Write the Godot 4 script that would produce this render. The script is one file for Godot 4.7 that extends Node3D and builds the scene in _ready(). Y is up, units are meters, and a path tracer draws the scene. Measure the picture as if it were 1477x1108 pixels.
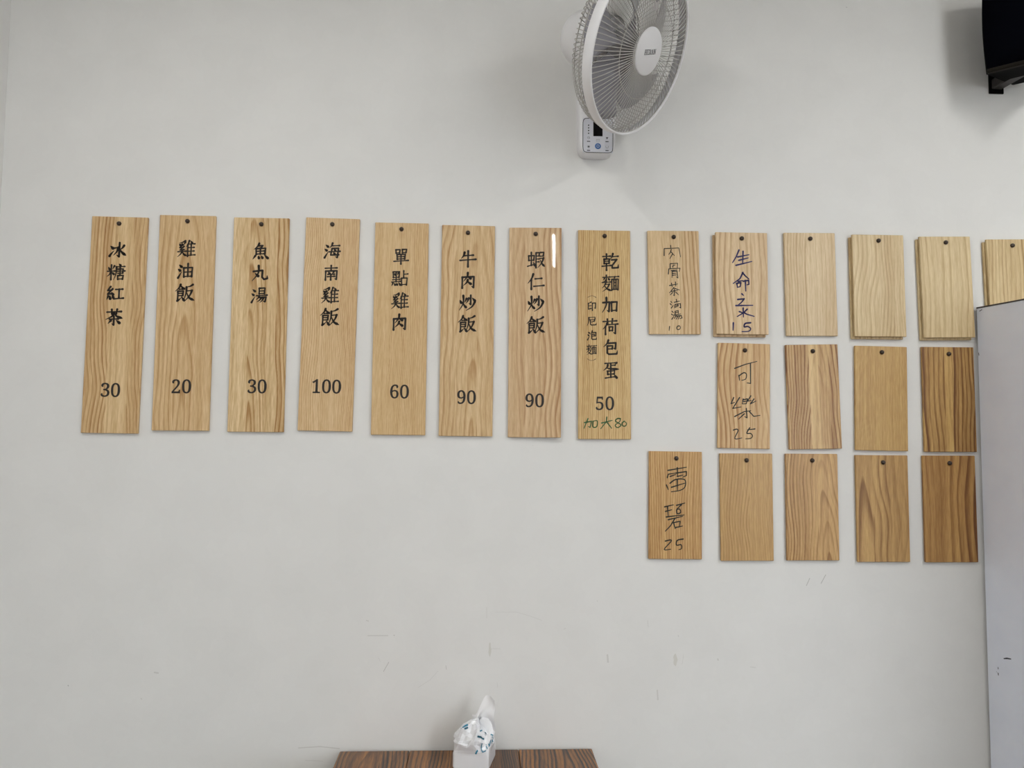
extends Node3D

const EYE := 1.627                       # height of the camera, metres

# Every board: middle of its front face, size, turn in its own plane (degrees), place of the nail (mm from
# the middle), brush characters [character, x, y, size in mm], price, and handwriting as pen paths in mm.
const BOARDS := {
	"p1": {"at": Vector3(-1.0221, 1.9239, 0.009), "w": 0.1561, "h": 0.6130, "turn": -0.51, "nail": [-1.7, 286.7], "chars": [["冰", -2.4, 211.0, 48.9], ["糖", -3.7, 147.9, 48.9], ["紅", -3.8, 85.6, 47.6], ["茶", -3.1, 19.8, 48.9]], "price": ["30", -3.5, -187.6]},
	"p2": {"at": Vector3(-0.8310, 1.9323, 0.009), "w": 0.1573, "h": 0.6123, "turn": -0.02, "nail": [-0.6, 289.2], "chars": [["雞", -1.1, 210.0, 48.9], ["油", -0.8, 146.6, 45.0], ["飯", -1.7, 82.8, 51.5]], "price": ["20", -1.3, -183.9]},
	"p3": {"at": Vector3(-0.6235, 1.9297, 0.009), "w": 0.1562, "h": 0.6115, "turn": -0.05, "nail": [-0.5, 286.8], "chars": [["魚", -0.8, 208.6, 47.6], ["丸", -1.5, 145.6, 46.3], ["湯", -1.0, 82.2, 45.0]], "price": ["30", 0.3, -179.3]},
	"p4": {"at": Vector3(-0.4261, 1.9332, 0.009), "w": 0.1528, "h": 0.6105, "turn": -0.90, "nail": [-1.4, 287.2], "chars": [["海", 0.9, 210.6, 45.0], ["南", 0.1, 146.0, 43.8], ["雞", 0.0, 81.7, 47.6], ["飯", 0.5, 18.3, 51.5]], "price": ["100", -0.1, -180.9]},
	"p5": {"at": Vector3(-0.2248, 1.9235, 0.009), "w": 0.1530, "h": 0.6103, "turn": -0.12, "nail": [-1.3, 286.4], "chars": [["單", -1.1, 207.6, 43.8], ["點", -3.1, 143.4, 46.3], ["雞", -1.9, 78.3, 47.6], ["肉", -2.7, 16.6, 46.3]], "price": ["60", 1.1, -183.8]},
	"p6": {"at": Vector3(-0.0336, 1.9206, 0.009), "w": 0.1527, "h": 0.6085, "turn": -0.21, "nail": [-1.6, 282.6], "chars": [["牛", -1.1, 207.0, 46.3], ["肉", -0.2, 143.2, 46.3], ["炒", -1.1, 78.4, 46.3], ["飯", -0.9, 16.9, 50.1]], "price": ["90", 0.4, -194.9]},
	"p7": {"at": Vector3(0.1610, 1.9177, 0.009), "w": 0.1513, "h": 0.6068, "turn": 0.00, "nail": [0.7, 284.7], "chars": [["蝦", 1.1, 208.9, 48.8], ["仁", 1.5, 146.1, 45.0], ["炒", 0.6, 81.0, 46.3], ["飯", 1.6, 18.7, 50.1]], "price": ["90", -0.4, -199.6]},
	"p8": {"at": Vector3(0.3626, 1.9144, 0.009), "w": 0.1524, "h": 0.6072, "turn": 0.10, "nail": [1.0, 286.7], "chars": [["乾", 17.5, 211.5, 47.5], ["麵", 17.3, 148.4, 47.5], ["加", 15.9, 84.9, 46.3], ["荷", 15.7, 21.7, 45.0], ["包", 17.5, -40.0, 43.8], ["蛋", 18.0, -104.6, 47.5], ["(", -36.4, 109.2, 28.8], ["印", -37.1, 81.1, 26.3], ["尼", -37.1, 37.0, 27.5], ["泡", -36.5, -5.0, 27.5], ["麵", -37.8, -46.3, 28.8], [")", -37.8, -74.2, 28.8]], "price": ["50", 0.0, -202.6], "pen": "green", "pen_width": 2.00, "hand": [[[-58.2, -256.4, -38.0, -252.5, -41.8, -270.0, -46.8, -267.6], [-48.1, -245.0, -59.4, -272.6], [-33.6, -252.4, -33.6, -268.7, -22.9, -267.4, -21.6, -251.1, -33.6, -252.4]],
		[[-8.9, -257.3, 21.4, -249.6], [6.3, -240.3, 5.0, -253.5, -11.5, -273.6], [6.2, -254.7, 20.1, -272.2]],
		[[45.5, -244.4, 36.6, -244.5, 31.5, -252.0, 46.7, -262.0, 37.8, -270.2, 30.2, -263.3, 42.9, -253.2, 45.5, -244.4]],
		[[56.8, -251.9, 50.5, -256.9, 51.7, -264.5, 59.3, -265.7, 63.2, -258.1, 56.8, -251.9]]]},
	"A": {"at": Vector3(0.5667, 2.0684, 0.009), "w": 0.1511, "h": 0.3045, "turn": 0.70, "nail": [1.3, 133.6], "pen": "ink", "pen_width": 1.61, "hand": [[[-27.9, 78.4, -27.5, 99.0, 15.7, 101.3, 20.2, 74.7], [-8.4, 108.5, -7.2, 99.8], [-6.6, 96.5, -8.8, 89.2, -14.2, 81.8], [-8.1, 90.5, -2.9, 84.5, 2.3, 78.6], [-2.9, 83.9, -11.1, 69.9]],
		[[-10.9, 41.3, -10.7, 54.6, 11.6, 56.0, 10.3, 41.4], [-3.6, 44.6, -1.8, 50.0, 3.8, 50.3], [-16.6, 24.0, -15.0, 39.3, 18.3, 41.4, 15.4, 31.4], [-7.8, 34.0, 10.2, 36.1], [-5.1, 32.7, -6.1, 13.4], [-5.1, 32.0, 9.5, 32.7, 11.7, 12.2, 6.5, 16.1], [-3.9, 26.0, 7.4, 26.8], [-4.0, 20.7, 7.9, 21.5]],
		[[-13.8, -9.8, 10.4, -5.1], [-7.8, -2.8, -5.3, -14.4], [4.2, 0.6, 4.7, -11.7], [-1.4, -16.0, -14.2, -31.6], [-0.7, -17.7, 15.7, -22.6], [-8.2, -27.0, 10.1, -23.6], [0.2, -21.6, -0.1, -39.5, -3.4, -37.5], [-4.9, -30.3, -12.3, -37.6], [4.3, -29.2, 12.2, -36.8]],
		[[-10.4, -56.7, -7.1, -60.7], [-12.8, -63.3, -8.2, -67.3], [-9.7, -75.9, -3.6, -67.9], [-0.5, -59.0, 15.1, -55.3], [5.6, -50.7, 7.1, -59.0], [1.7, -65.6, 17.6, -62.3], [1.7, -66.6, -0.8, -75.8], [3.5, -73.8, 5.6, -68.9, 12.2, -67.9], [17.0, -62.6, 18.1, -75.8, 14.1, -73.2], [9.7, -63.9, 9.5, -72.5]],
		[[-7.6, -85.4, -3.4, -89.7], [-9.4, -93.7, -4.5, -96.9], [-8.7, -108.8, -2.2, -99.6], [1.2, -93.6, 1.3, -85.4, 10.6, -83.1, 11.1, -92.0], [1.3, -89.7, 10.5, -88.3], [-2.8, -96.9, 17.7, -92.9], [3.8, -98.2, -1.4, -106.8], [3.7, -99.6, 19.0, -97.6, 21.5, -105.1, 14.8, -106.8], [9.0, -99.6, 3.6, -108.8], [14.3, -99.5, 9.5, -108.8]],
		[[-15.6, -129.9, -17.5, -141.7]],
		[[12.5, -127.9, 7.8, -129.2, 5.1, -133.8, 7.0, -138.4, 12.3, -138.4, 15.6, -134.4, 15.1, -129.8, 12.5, -127.9]]]},
	"B": {"at": Vector3(0.7643, 2.0671, 0.018), "w": 0.1536, "h": 0.3001, "turn": 0.01, "nail": [1.0, 132.3], "pen": "blue", "pen_width": 2.57, "hand": [[[-7.8, 97.8, -16.3, 77.7, -27.2, 60.2], [-12.0, 77.1, 21.4, 84.4], [4.2, 94.1, 2.4, 56.1], [-8.8, 67.2, 19.3, 75.0], [-17.3, 52.4, 29.8, 64.6]],
		[[3.1, 31.5, -6.1, 13.1, -26.2, -1.4], [1.4, 30.8, 11.3, 20.1, 20.5, 12.6], [-11.5, 4.8, 1.8, 7.6], [-15.6, -0.6, -13.7, -12.5], [-16.2, -1.3, -3.6, 1.6, -5.7, -10.4, -14.4, -12.5], [9.8, 8.4, 10.8, -23.3], [3.8, 5.7, 19.8, 8.6, 20.3, -3.3, 14.3, -4.8]],
		[[-1.0, -31.5, 3.9, -36.0], [-13.5, -48.2, 5.8, -45.9, -2.3, -56.3, -11.7, -64.0], [-19.0, -66.1, 30.8, -64.7]],
		[[2.2, -73.0, 2.5, -99.4], [-9.2, -83.8, 0.7, -86.9], [14.1, -76.2, 3.3, -86.9, -15.7, -98.3], [4.0, -86.2, 13.2, -91.3, 34.4, -97.0]],
		[[-27.2, -116.9, -28.4, -138.6]],
		[[23.5, -115.9, 7.6, -118.4, 4.8, -128.3, 14.8, -126.9, 23.3, -132.7, 17.9, -140.7, -2.0, -142.2]]]},
	"C": {"at": Vector3(0.9723, 2.0693, 0.009), "w": 0.1531, "h": 0.3060, "turn": 0.62, "nail": [2.0, 135.3]},
	"D": {"at": Vector3(1.1729, 2.0670, 0.018), "w": 0.1546, "h": 0.3025, "turn": 0.25, "nail": [1.6, 133.4]},
	"E": {"at": Vector3(1.3779, 2.0663, 0.018), "w": 0.1541, "h": 0.3014, "turn": 1.15, "nail": [2.1, 132.5]},
	"G": {"at": Vector3(0.7694, 1.7394, 0.009), "w": 0.1534, "h": 0.3051, "turn": -0.90, "nail": [2.2, 132.2], "pen": "ink", "pen_width": 1.93, "hand": [[[-27.8, 78.8, 3.7, 91.4, 37.5, 100.9], [18.6, 93.5, 19.1, 36.1, 8.5, 37.5], [-15.4, 58.8, -13.4, 44.4], [-14.8, 57.5, -0.9, 67.0, 7.1, 62.0, 4.5, 48.8, -6.8, 44.6]],
		[[-30.4, -6.0, -38.2, -24.1, -27.7, -20.0], [-13.2, -5.6, -32.9, -37.7, -8.4, -32.5], [-2.6, -9.5, -5.2, -24.0], [-3.2, -12.2, 10.0, -8.6, 6.7, -23.0, -3.8, -23.9], [-0.6, -17.3, 8.0, -15.1], [19.9, 0.2, 10.0, -15.7, 21.3, -12.9], [29.2, -8.7, 18.6, -23.4, 35.2, -14.5]],
		[[-27.5, -61.0, 0.9, -46.0, 20.0, -42.9], [6.8, -36.7, 8.9, -64.0, 2.2, -60.3], [0.9, -52.5, -15.6, -67.8], [15.4, -45.0, 28.7, -59.0, 47.2, -55.9]],
		[[-30.6, -100.0, -21.4, -97.2, -17.4, -102.3, -26.5, -124.6, -6.1, -122.2]],
		[[32.1, -95.3, 10.3, -98.4], [16.9, -92.4, 8.4, -108.2, 19.6, -108.6, 24.9, -115.6, 19.6, -122.9, 5.1, -124.5]]]},
	"H": {"at": Vector3(0.9750, 1.7388, 0.009), "w": 0.1553, "h": 0.3045, "turn": 1.39, "nail": [2.7, 132.9]},
	"I": {"at": Vector3(1.1766, 1.7359, 0.009), "w": 0.1563, "h": 0.3053, "turn": -0.77, "nail": [2.2, 135.0]},
	"J": {"at": Vector3(1.3798, 1.7349, 0.009), "w": 0.1570, "h": 0.3079, "turn": 0.19, "nail": [2.4, 133.4]},
	"L": {"at": Vector3(0.5668, 1.4243, 0.009), "w": 0.1536, "h": 0.3054, "turn": -0.52, "nail": [2.1, 133.2], "pen": "ink", "pen_width": 2.09, "hand": [[[-21.9, 98.5, 31.6, 108.3], [4.8, 106.6, 5.5, 82.2], [-23.8, 77.9, -21.2, 87.6, 4.8, 91.8], [1.6, 91.1, 31.6, 96.0, 31.6, 84.5, 20.5, 79.8], [-15.4, 81.2, 0.3, 87.2], [4.9, 81.5, 21.8, 85.6]],
		[[-26.3, 56.7, -21.1, 44.0], [-15.9, 62.0, 1.0, 73.1, 26.4, 72.8, 27.8, 53.6, 14.7, 42.6, -12.0, 37.7], [4.9, 71.9, 5.0, 42.4], [-12.0, 50.5, 26.4, 62.6]],
		[[-31.3, -5.3, -6.0, 0.7], [-22.9, -4.6, -20.8, -30.7], [-28.7, -18.1, -10.5, -13.4], [-26.7, -34.0, -1.3, -30.5, 25.3, -27.6], [3.1, -0.5, 27.2, 6.2], [17.4, 1.6, 3.8, -11.3], [3.2, -13.9, 5.1, -24.0, 14.9, -20.7, 11.6, -10.6, 3.2, -13.9]],
		[[-20.8, -41.6, 20.8, -31.5], [-1.3, -37.5, -14.2, -58.7, -29.1, -74.1], [-5.8, -49.7, 13.7, -45.6, 11.1, -62.2], [-5.2, -50.3, -0.6, -66.8], [0.1, -63.6, 20.8, -58.9]],
		[[-29.0, -102.0, -14.8, -98.7, -12.8, -103.1, -32.1, -125.5, -13.4, -124.7]],
		[[22.2, -95.8, 5.4, -99.8, 3.4, -113.1, 16.4, -111.7, 17.7, -122.5, 10.0, -125.8]]]},
	"M": {"at": Vector3(0.7737, 1.4197, 0.009), "w": 0.1534, "h": 0.3058, "turn": 0.05, "nail": [1.0, 133.5]},
	"N": {"at": Vector3(0.9656, 1.4204, 0.009), "w": 0.1535, "h": 0.3051, "turn": 0.02, "nail": [1.8, 133.3]},
	"O": {"at": Vector3(1.1731, 1.4168, 0.009), "w": 0.1551, "h": 0.3065, "turn": 0.04, "nail": [3.9, 132.7]},
	"P": {"at": Vector3(1.3739, 1.4164, 0.009), "w": 0.1571, "h": 0.3074, "turn": 0.19, "nail": [1.6, 132.1]},
	"F": {"at": Vector3(1.5824, 2.0616, 0.018), "w": 0.1555, "h": 0.3019, "turn": 1.26, "nail": [0.8, 131.8]},
}

# label, then the grain: middle of the growth rings (cm from the left edge), depth of the heart and how it
# changes down the board, ring spacing (cm), waviness, contrast, seed, pale and dark wood colour; G to P darkened partly for the dimmer light there.
const LOOKS := {
	"p1": ["tall pine menu board with four black characters and price 30, leftmost of the row", -6.0, 4.0, -0.05, 1.15, 0.9, 0.55, 11, "ddc092", "9d6f3c"],
	"p2": ["tall pine menu board with price 20 and three black characters, second from left", 8.0, 4.6, -0.07, 1.15, 0.7, 0.42, 23, "ddc094", "a1743f"],
	"p3": ["tall pine menu board with price 30, third from left, darker streaks along its right edge", 4.6, 4.4, -0.068, 0.95, 0.7, 0.6, 37, "dec397", "966831"],
	"p4": ["tall fine-grained pine menu board with the highest price, a three-digit 100", 22.0, 2.0, 0.02, 0.5, 0.6, 0.34, 41, "dec297", "a87a48"],
	"p5": ["tall fine-grained pine menu board with price 60 left of the boards priced 90", 20.0, 2.0, 0.02, 0.45, 0.6, 0.3, 59, "dcc092", "a87a46"],
	"p6": ["tall pine menu board with price 90 beside the board priced 60, third from the right", 7.0, 5.0, -0.07, 1.1, 0.9, 0.48, 61, "dcc196", "a07342"],
	"p7": ["tall glossy pine menu board with price 90 between the other 90 and the 50", -5.0, 4.0, -0.04, 1.5, 1.1, 0.52, 73, "dcc199", "a3774e"],
	"p8": ["tall pine menu board with price 50, a bracketed side column and green handwriting below", 26.0, 2.0, 0.03, 0.5, 0.4, 0.42, 83, "d8bb86", "9c6f38"],
	"A": ["short pine board with thin black handwriting ending in price 10", 30.0, 1.0, 0.0, 0.9, 0.5, 0.5, 91, "dbc096", "a57c4c"],
	"B": ["short pine board with blue handwriting and price 15", 24.0, 2.0, 0.02, 1.6, 0.6, 0.48, 103, "dcc29b", "a37b50"],
	"C": ["short blank pine board in top row, right beside the board with blue handwriting", -9.0, 2.0, 0.06, 0.8, 0.6, 0.5, 113, "dbc49d", "a58255"],
	"D": ["short blank pine board in top row, between two blank boards, pale with a brown streak", -10.0, 3.0, 0.08, 1.0, 0.9, 0.5, 127, "dac499", "a07e50"],
	"E": ["short blank pine board in top row, the nearest one left of the white partition", -14.0, 2.0, 0.08, 1.7, 0.6, 0.45, 139, "dcc79c", "a9885a"],
	"F": ["short blank pine board half hidden behind the top of the white partition", -11.0, 2.0, 0.06, 1.2, 0.5, 0.5, 149, "d9c294", "a07c4c"],
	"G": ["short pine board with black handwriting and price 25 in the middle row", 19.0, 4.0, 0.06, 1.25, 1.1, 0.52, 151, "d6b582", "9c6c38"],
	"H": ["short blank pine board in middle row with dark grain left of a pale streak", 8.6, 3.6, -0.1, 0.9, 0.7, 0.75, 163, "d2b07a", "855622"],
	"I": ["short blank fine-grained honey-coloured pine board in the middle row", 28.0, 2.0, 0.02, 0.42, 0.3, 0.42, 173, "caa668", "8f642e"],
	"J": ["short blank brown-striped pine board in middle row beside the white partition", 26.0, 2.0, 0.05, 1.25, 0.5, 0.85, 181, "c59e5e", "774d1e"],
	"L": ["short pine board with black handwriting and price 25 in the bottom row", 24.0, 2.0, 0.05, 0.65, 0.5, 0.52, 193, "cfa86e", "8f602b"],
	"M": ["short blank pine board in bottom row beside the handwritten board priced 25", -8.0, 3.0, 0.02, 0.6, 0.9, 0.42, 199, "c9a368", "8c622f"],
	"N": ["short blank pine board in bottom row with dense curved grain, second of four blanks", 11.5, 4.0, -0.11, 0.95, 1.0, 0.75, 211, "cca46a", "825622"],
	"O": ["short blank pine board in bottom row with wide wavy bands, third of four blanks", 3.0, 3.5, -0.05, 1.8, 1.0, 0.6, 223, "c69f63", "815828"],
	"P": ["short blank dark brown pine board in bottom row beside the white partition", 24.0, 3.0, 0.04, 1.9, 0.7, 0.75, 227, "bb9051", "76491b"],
}

const BEHIND := {
	"B": "pine board hanging directly behind the board with blue handwriting",
	"D": "pine board hanging behind the pale blank board with a brown streak",
	"E": "pine board hanging behind the top row blank board nearest the partition",
	"F": "pine board hanging behind the blank board cut off by the partition top",
}

# Brush strokes on a 100 by 100 square, y downwards: l even, t tapering, n swelling, d dot, k ends in a hook.
const GLYPHS := {
	"冰": "d 10 26 24 40;t 6 84 14 72 30 54;k 60 8 60 90 46 80;l 34 38 54 36;t 54 36 46 60 28 80;t 86 26 76 40 62 50;n 62 46 76 66 98 84",
	"糖": "d 6 20 14 34;t 40 14 30 32;l 2 44 44 44;l 23 8 23 94;t 22 46 14 62 0 74;d 26 50 38 62;d 66 4 74 13;l 50 20 98 20;t 52 20 50 60 38 96;l 60 34 90 34 88 58;l 56 46 100 46;l 60 58 88 58;l 73 26 73 70;l 60 72 62 94;l 60 72 92 72 88 94;l 60 92 88 92",
	"紅": "l 24 6 8 28 28 28;l 36 20 8 50 36 48;d 30 40 40 54;t 12 62 4 82;d 22 60 24 78;d 34 58 42 72;l 54 24 94 24;l 74 24 74 76;l 44 80 100 78",
	"茶": "l 10 20 90 20;l 36 6 38 32;l 66 6 62 32;t 50 28 38 46 4 62;n 50 30 68 48 98 60;l 26 62 74 62;k 50 46 50 96 40 88;t 34 70 18 86;d 64 70 82 86",
	"雞": "t 44 4 26 12 10 14;d 10 20 16 29;d 24 18 28 27;t 44 12 34 27;l 24 30 12 43 30 43;l 37 36 14 57 37 55;l 2 66 50 65;t 27 57 20 78 0 96;n 28 66 36 82 52 92;t 66 4 60 22 48 40;l 58 26 58 96;d 74 6 82 18;l 58 24 98 24;l 58 45 94 45;l 58 66 94 66;l 58 90 100 89;l 77 24 77 90",
	"油": "d 10 12 24 24;d 4 38 16 48;t 4 94 14 76 26 56;l 38 32 40 90;l 38 32 92 32 88 90;l 64 6 64 87;l 38 59 88 59;l 38 87 88 87",
	"飯": "t 28 2 20 20 0 38;n 28 6 38 20 52 30;l 22 28 38 28;l 14 39 44 39 41 64;l 14 39 14 90;l 14 51 41 51;l 14 64 41 64;t 12 92 22 86 32 76;d 34 70 48 90;t 94 6 78 15 58 18;t 60 18 58 54 44 94;l 60 40 90 38;t 90 38 78 66 50 98;n 62 50 76 78 104 94",
	"魚": "t 42 2 32 20 12 36;l 38 16 64 16 52 30;l 24 33 26 68;l 24 33 80 33 76 68;l 50 33 50 66;l 24 49 76 49;l 24 66 76 66;t 20 76 6 96;d 38 78 42 91;d 56 78 63 91;d 74 74 94 94",
	"丸": "t 44 4 42 50 6 96;k 12 38 68 34 66 76 78 90 98 86 96 68;d 24 50 42 68",
	"湯": "d 10 12 24 24;d 4 38 16 48;t 4 94 14 76 26 56;l 50 6 50 42;l 50 6 86 6 83 42;l 50 24 83 24;l 50 41 83 41;l 34 53 100 52;t 52 54 44 68 32 78;k 50 65 94 64 88 94 76 88;t 66 66 54 82 38 92;t 80 66 70 84 56 97",
	"海": "d 10 12 24 24;d 4 38 16 48;t 4 94 14 76 26 56;t 52 2 46 18 34 32;l 48 19 96 19;l 50 36 42 78 92 78;k 50 36 90 36 84 96 72 90;l 32 57 100 56;d 63 42 70 51;d 60 62 67 73",
	"南": "l 12 18 88 18;l 50 2 50 35;l 16 37 16 96;k 16 37 88 37 86 94 74 88;d 34 44 42 55;t 68 42 58 56;l 30 59 72 59;l 28 74 74 73;l 50 59 50 96",
	"單": "l 16 6 18 28;l 16 6 43 6 40 28;l 16 27 40 27;l 58 6 60 28;l 58 6 86 6 82 28;l 58 27 82 27;l 24 38 26 70;l 24 38 78 38 74 70;l 24 53 74 53;l 24 68 74 68;l 50 38 50 102;l 4 82 98 80",
	"點": "l 8 8 10 44;l 8 8 48 8 44 44;d 16 17 21 27;t 40 17 34 28;l 8 43 44 43;l 27 8 27 70;l 6 57 50 56;l 0 71 54 69;t 8 78 0 95;d 18 79 21 90;d 30 79 34 90;d 42 76 53 92;l 73 4 73 48;l 73 26 98 25;l 60 50 62 94;l 60 50 95 50 91 94;l 60 90 91 90",
	"肉": "l 16 28 16 96;k 16 28 88 28 86 96 74 88;t 50 2 46 26 24 54;n 50 22 60 33 73 42;t 50 46 44 62 24 80;n 48 54 60 66 75 76",
	"牛": "t 30 10 24 30 10 48;l 26 31 84 30;l 2 59 100 57;l 52 2 52 102",
	"炒": "d 6 32 14 48;t 46 24 36 46;t 26 4 26 52 2 94;n 28 54 34 68 48 82;k 72 4 72 62 62 54;t 60 22 54 38 44 52;d 82 22 98 40;t 98 46 80 76 44 98",
	"蝦": "l 8 24 10 52;l 8 24 42 24 38 52;l 8 51 38 51;l 24 4 24 82;l 2 86 42 77;d 36 64 46 84;l 52 8 52 98;l 52 8 71 8 70 28;l 52 28 70 28;l 52 46 69 46;l 52 63 69 63;l 78 8 98 8 94 30;l 78 30 94 30;l 76 44 96 42;t 96 42 86 70 62 98;n 78 54 88 76 104 94",
	"仁": "t 34 2 24 30 0 60;l 22 36 22 100;l 46 34 88 33;l 38 82 102 80",
	"乾": "l 4 16 50 16;l 27 2 27 32;l 12 33 13 60;l 12 33 45 33 42 60;l 12 46 42 46;l 12 60 42 60;l 0 76 54 74;l 27 60 27 102;t 66 2 60 20 50 36;l 62 20 98 19;k 58 40 90 39 62 74 62 90 98 90 100 70",
	"麵": "l 4 12 48 12;l 26 0 26 44;t 15 17 8 30;d 36 17 43 28;l 0 44 52 43;t 24 30 16 38 4 40;t 22 46 16 62 0 78;l 16 57 44 56;t 44 56 30 80 2 100;n 14 62 30 84 58 98;l 56 12 102 12;t 78 12 72 27;l 59 28 60 94;l 59 28 99 28 97 94;l 72 28 72 90;l 85 28 85 90;l 72 48 85 48;l 72 68 85 68;l 59 91 97 91",
	"加": "k 6 34 48 33 44 92 32 84;t 28 4 26 54 2 96;l 60 34 62 90;l 60 34 95 34 91 90;l 60 87 91 87",
	"荷": "l 6 16 94 16;l 34 2 36 28;l 67 2 64 28;t 32 28 24 46 4 66;l 22 48 22 100;l 36 38 102 37;l 46 53 48 78;l 46 53 69 53 66 78;l 46 77 66 77;k 86 38 86 98 72 90",
	"包": "t 36 0 26 22 4 42;k 30 20 85 20 82 60 70 54;l 28 38 64 38 61 58;l 28 58 61 58;k 28 38 28 84 40 93 92 93 95 72",
	"蛋": "l 14 8 86 8;t 86 8 76 20;l 50 10 50 34;l 52 22 76 22;t 32 18 26 34 6 50;n 22 36 50 43 100 48;l 30 56 32 76;l 30 56 74 56 70 76;l 30 75 70 75;l 50 47 50 94;l 16 97 80 92;d 72 80 86 99",
	"印": "t 44 8 30 15 14 18;l 14 18 14 86 44 78;l 16 48 42 48;k 58 20 93 20 91 80 78 72;l 58 20 58 102",
	"尼": "l 18 12 86 12 85 36;l 18 36 85 36;t 20 12 20 52 2 98;t 82 50 60 58 40 64;k 38 44 38 84 48 93 95 93 98 74",
	"泡": "d 10 12 24 24;d 4 38 16 48;t 4 94 14 76 26 56;t 54 2 46 22 32 40;k 50 20 92 20 90 60 80 54;l 48 38 76 38 74 58;l 48 58 74 58;k 48 38 48 84 56 93 96 93 98 72",
	"(": "l 8 62 30 50 50 46 70 50 92 62",
	")": "l 8 46 30 58 50 62 70 58 92 46",
}

var taken := {}
var ink: StandardMaterial3D
var nail_metal: StandardMaterial3D
var nail_mesh: ArrayMesh

# ---------------------------------------------------------------- helpers
func mat(hex: String, rough := 0.6, metal := 0.0) -> StandardMaterial3D:
	var m := StandardMaterial3D.new()
	m.albedo_color = Color(hex)
	m.roughness = rough
	m.metallic = metal
	return m

func numbered(called: String) -> String:
	var n: int = taken.get(called, 0)
	taken[called] = n + 1
	return called if n == 0 else "%s_%03d" % [called, n]

func thing(called: String, label: String, category: String, group := "") -> Node3D:
	var o := Node3D.new()
	o.name = numbered(called)
	o.set_meta("label", label)
	o.set_meta("category", category)
	if group:
		o.set_meta("group", group)
	add_child(o)
	return o

func part(called: String, mesh: Mesh, material: Material, parent: Node, place := Transform3D()) -> MeshInstance3D:
	var o := MeshInstance3D.new()
	o.name = called
	o.mesh = mesh
	o.material_override = material
	o.transform = place
	parent.add_child(o, true)
	return o

func struct(called: String, mesh: Mesh, material: Material, at: Vector3) -> MeshInstance3D:
	var o := part(called, mesh, material, self, Transform3D(Basis(), at))
	o.set_meta("kind", "structure")
	return o

func start(smooth := false) -> SurfaceTool:
	var st := SurfaceTool.new()
	st.begin(Mesh.PRIMITIVE_TRIANGLES)
	st.set_smooth_group(0 if smooth else -1)
	return st

func tri(st: SurfaceTool, a: Vector3, b: Vector3, c: Vector3, out: Vector3) -> void:
	if (b - a).cross(c - a).dot(out) > 0.0:
		var t := b
		b = c
		c = t
	for p in [a, b, c]:
		st.add_vertex(p)

func quad(st: SurfaceTool, a: Vector3, b: Vector3, c: Vector3, d: Vector3, out: Vector3) -> void:
	tri(st, a, b, c, out)
	tri(st, a, c, d, out)

func done(st: SurfaceTool) -> ArrayMesh:
	st.generate_normals()
	return st.commit()

# A box with chamfered edges; board UVs lie flat over its front.
func add_box(st: SurfaceTool, size: Vector3, bevel: float, at := Vector3.ZERO, uv := false) -> void:
	var h := size / 2.0
	var v := {}
	for sx in [-1, 1]:
		for sy in [-1, 1]:
			for sz in [-1, 1]:
				var s := Vector3(sx, sy, sz)
				for ax in 3:
					var p := Vector3.ZERO
					for k in 3:
						p[k] = s[k] * (h[k] if k == ax else h[k] - bevel)
					v[[sx, sy, sz, ax]] = p
	var faces := []
	for ax in 3:
		var b: int = (ax + 1) % 3
		var c: int = (ax + 2) % 3
		for s in [-1, 1]:
			var q := []
			for e in [[-1, -1], [1, -1], [1, 1], [-1, 1]]:
				var k := [0, 0, 0, ax]
				k[ax] = s
				k[b] = e[0]
				k[c] = e[1]
				q.append(v[k])
			faces.append(q)
		for sb in [-1, 1]:
			for sc in [-1, 1]:
				var q := []
				for e in [[-1, b], [1, b], [1, c], [-1, c]]:
					var k := [0, 0, 0, e[1]]
					k[ax] = e[0]
					k[b] = sb
					k[c] = sc
					q.append(v[k])
				faces.append(q)
	for sx in [-1, 1]:
		for sy in [-1, 1]:
			for sz in [-1, 1]:
				faces.append([v[[sx, sy, sz, 0]], v[[sx, sy, sz, 1]], v[[sx, sy, sz, 2]]])
	for q in faces:
		var mid := Vector3.ZERO
		for p in q:
			mid += p
		for k in range(1, q.size() - 1):
			var t := [q[0], q[k], q[k + 1]]
			if (t[1] - t[0]).cross(t[2] - t[0]).dot(mid) > 0.0:
				t = [q[0], q[k + 1], q[k]]
			for p in t:
				if uv:
					st.set_uv(Vector2(p.x / size.x + 0.5, 0.5 - p.y / size.y))
				st.add_vertex(p + at)

func box(size: Vector3, bevel := 0.001, uv := false) -> ArrayMesh:
	var st := start()
	add_box(st, size, bevel, Vector3.ZERO, uv)
	return done(st)

# Profile points (radius, z) turned about the z axis.
func add_lathe(st: SurfaceTool, profile: Array, sides := 48, inside := false) -> void:
	for k in profile.size() - 1:
		var p: Vector2 = profile[k]
		var q: Vector2 = profile[k + 1]
		for i in sides:
			var a := TAU * i / sides
			var b := TAU * (i + 1) / sides
			var da := Vector3(cos(a), sin(a), 0)
			var db := Vector3(cos(b), sin(b), 0)
			var edge := q - p
			var out := (da + db) * -edge.y + Vector3(0, 0, 2.0 * edge.x)
			if not inside:
				out = -out
			var w := [da * p.x + Vector3(0, 0, p.y), db * p.x + Vector3(0, 0, p.y), db * q.x + Vector3(0, 0, q.y), da * q.x + Vector3(0, 0, q.y)]
			if p.x > 1e-6:
				tri(st, w[0], w[1], w[2], out)
			if q.x > 1e-6:
				tri(st, w[0], w[2], w[3], out)

func lathe(profile: Array, sides := 48, smooth := true) -> ArrayMesh:
	var st := start(smooth)
	add_lathe(st, profile, sides)
	return done(st)

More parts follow.
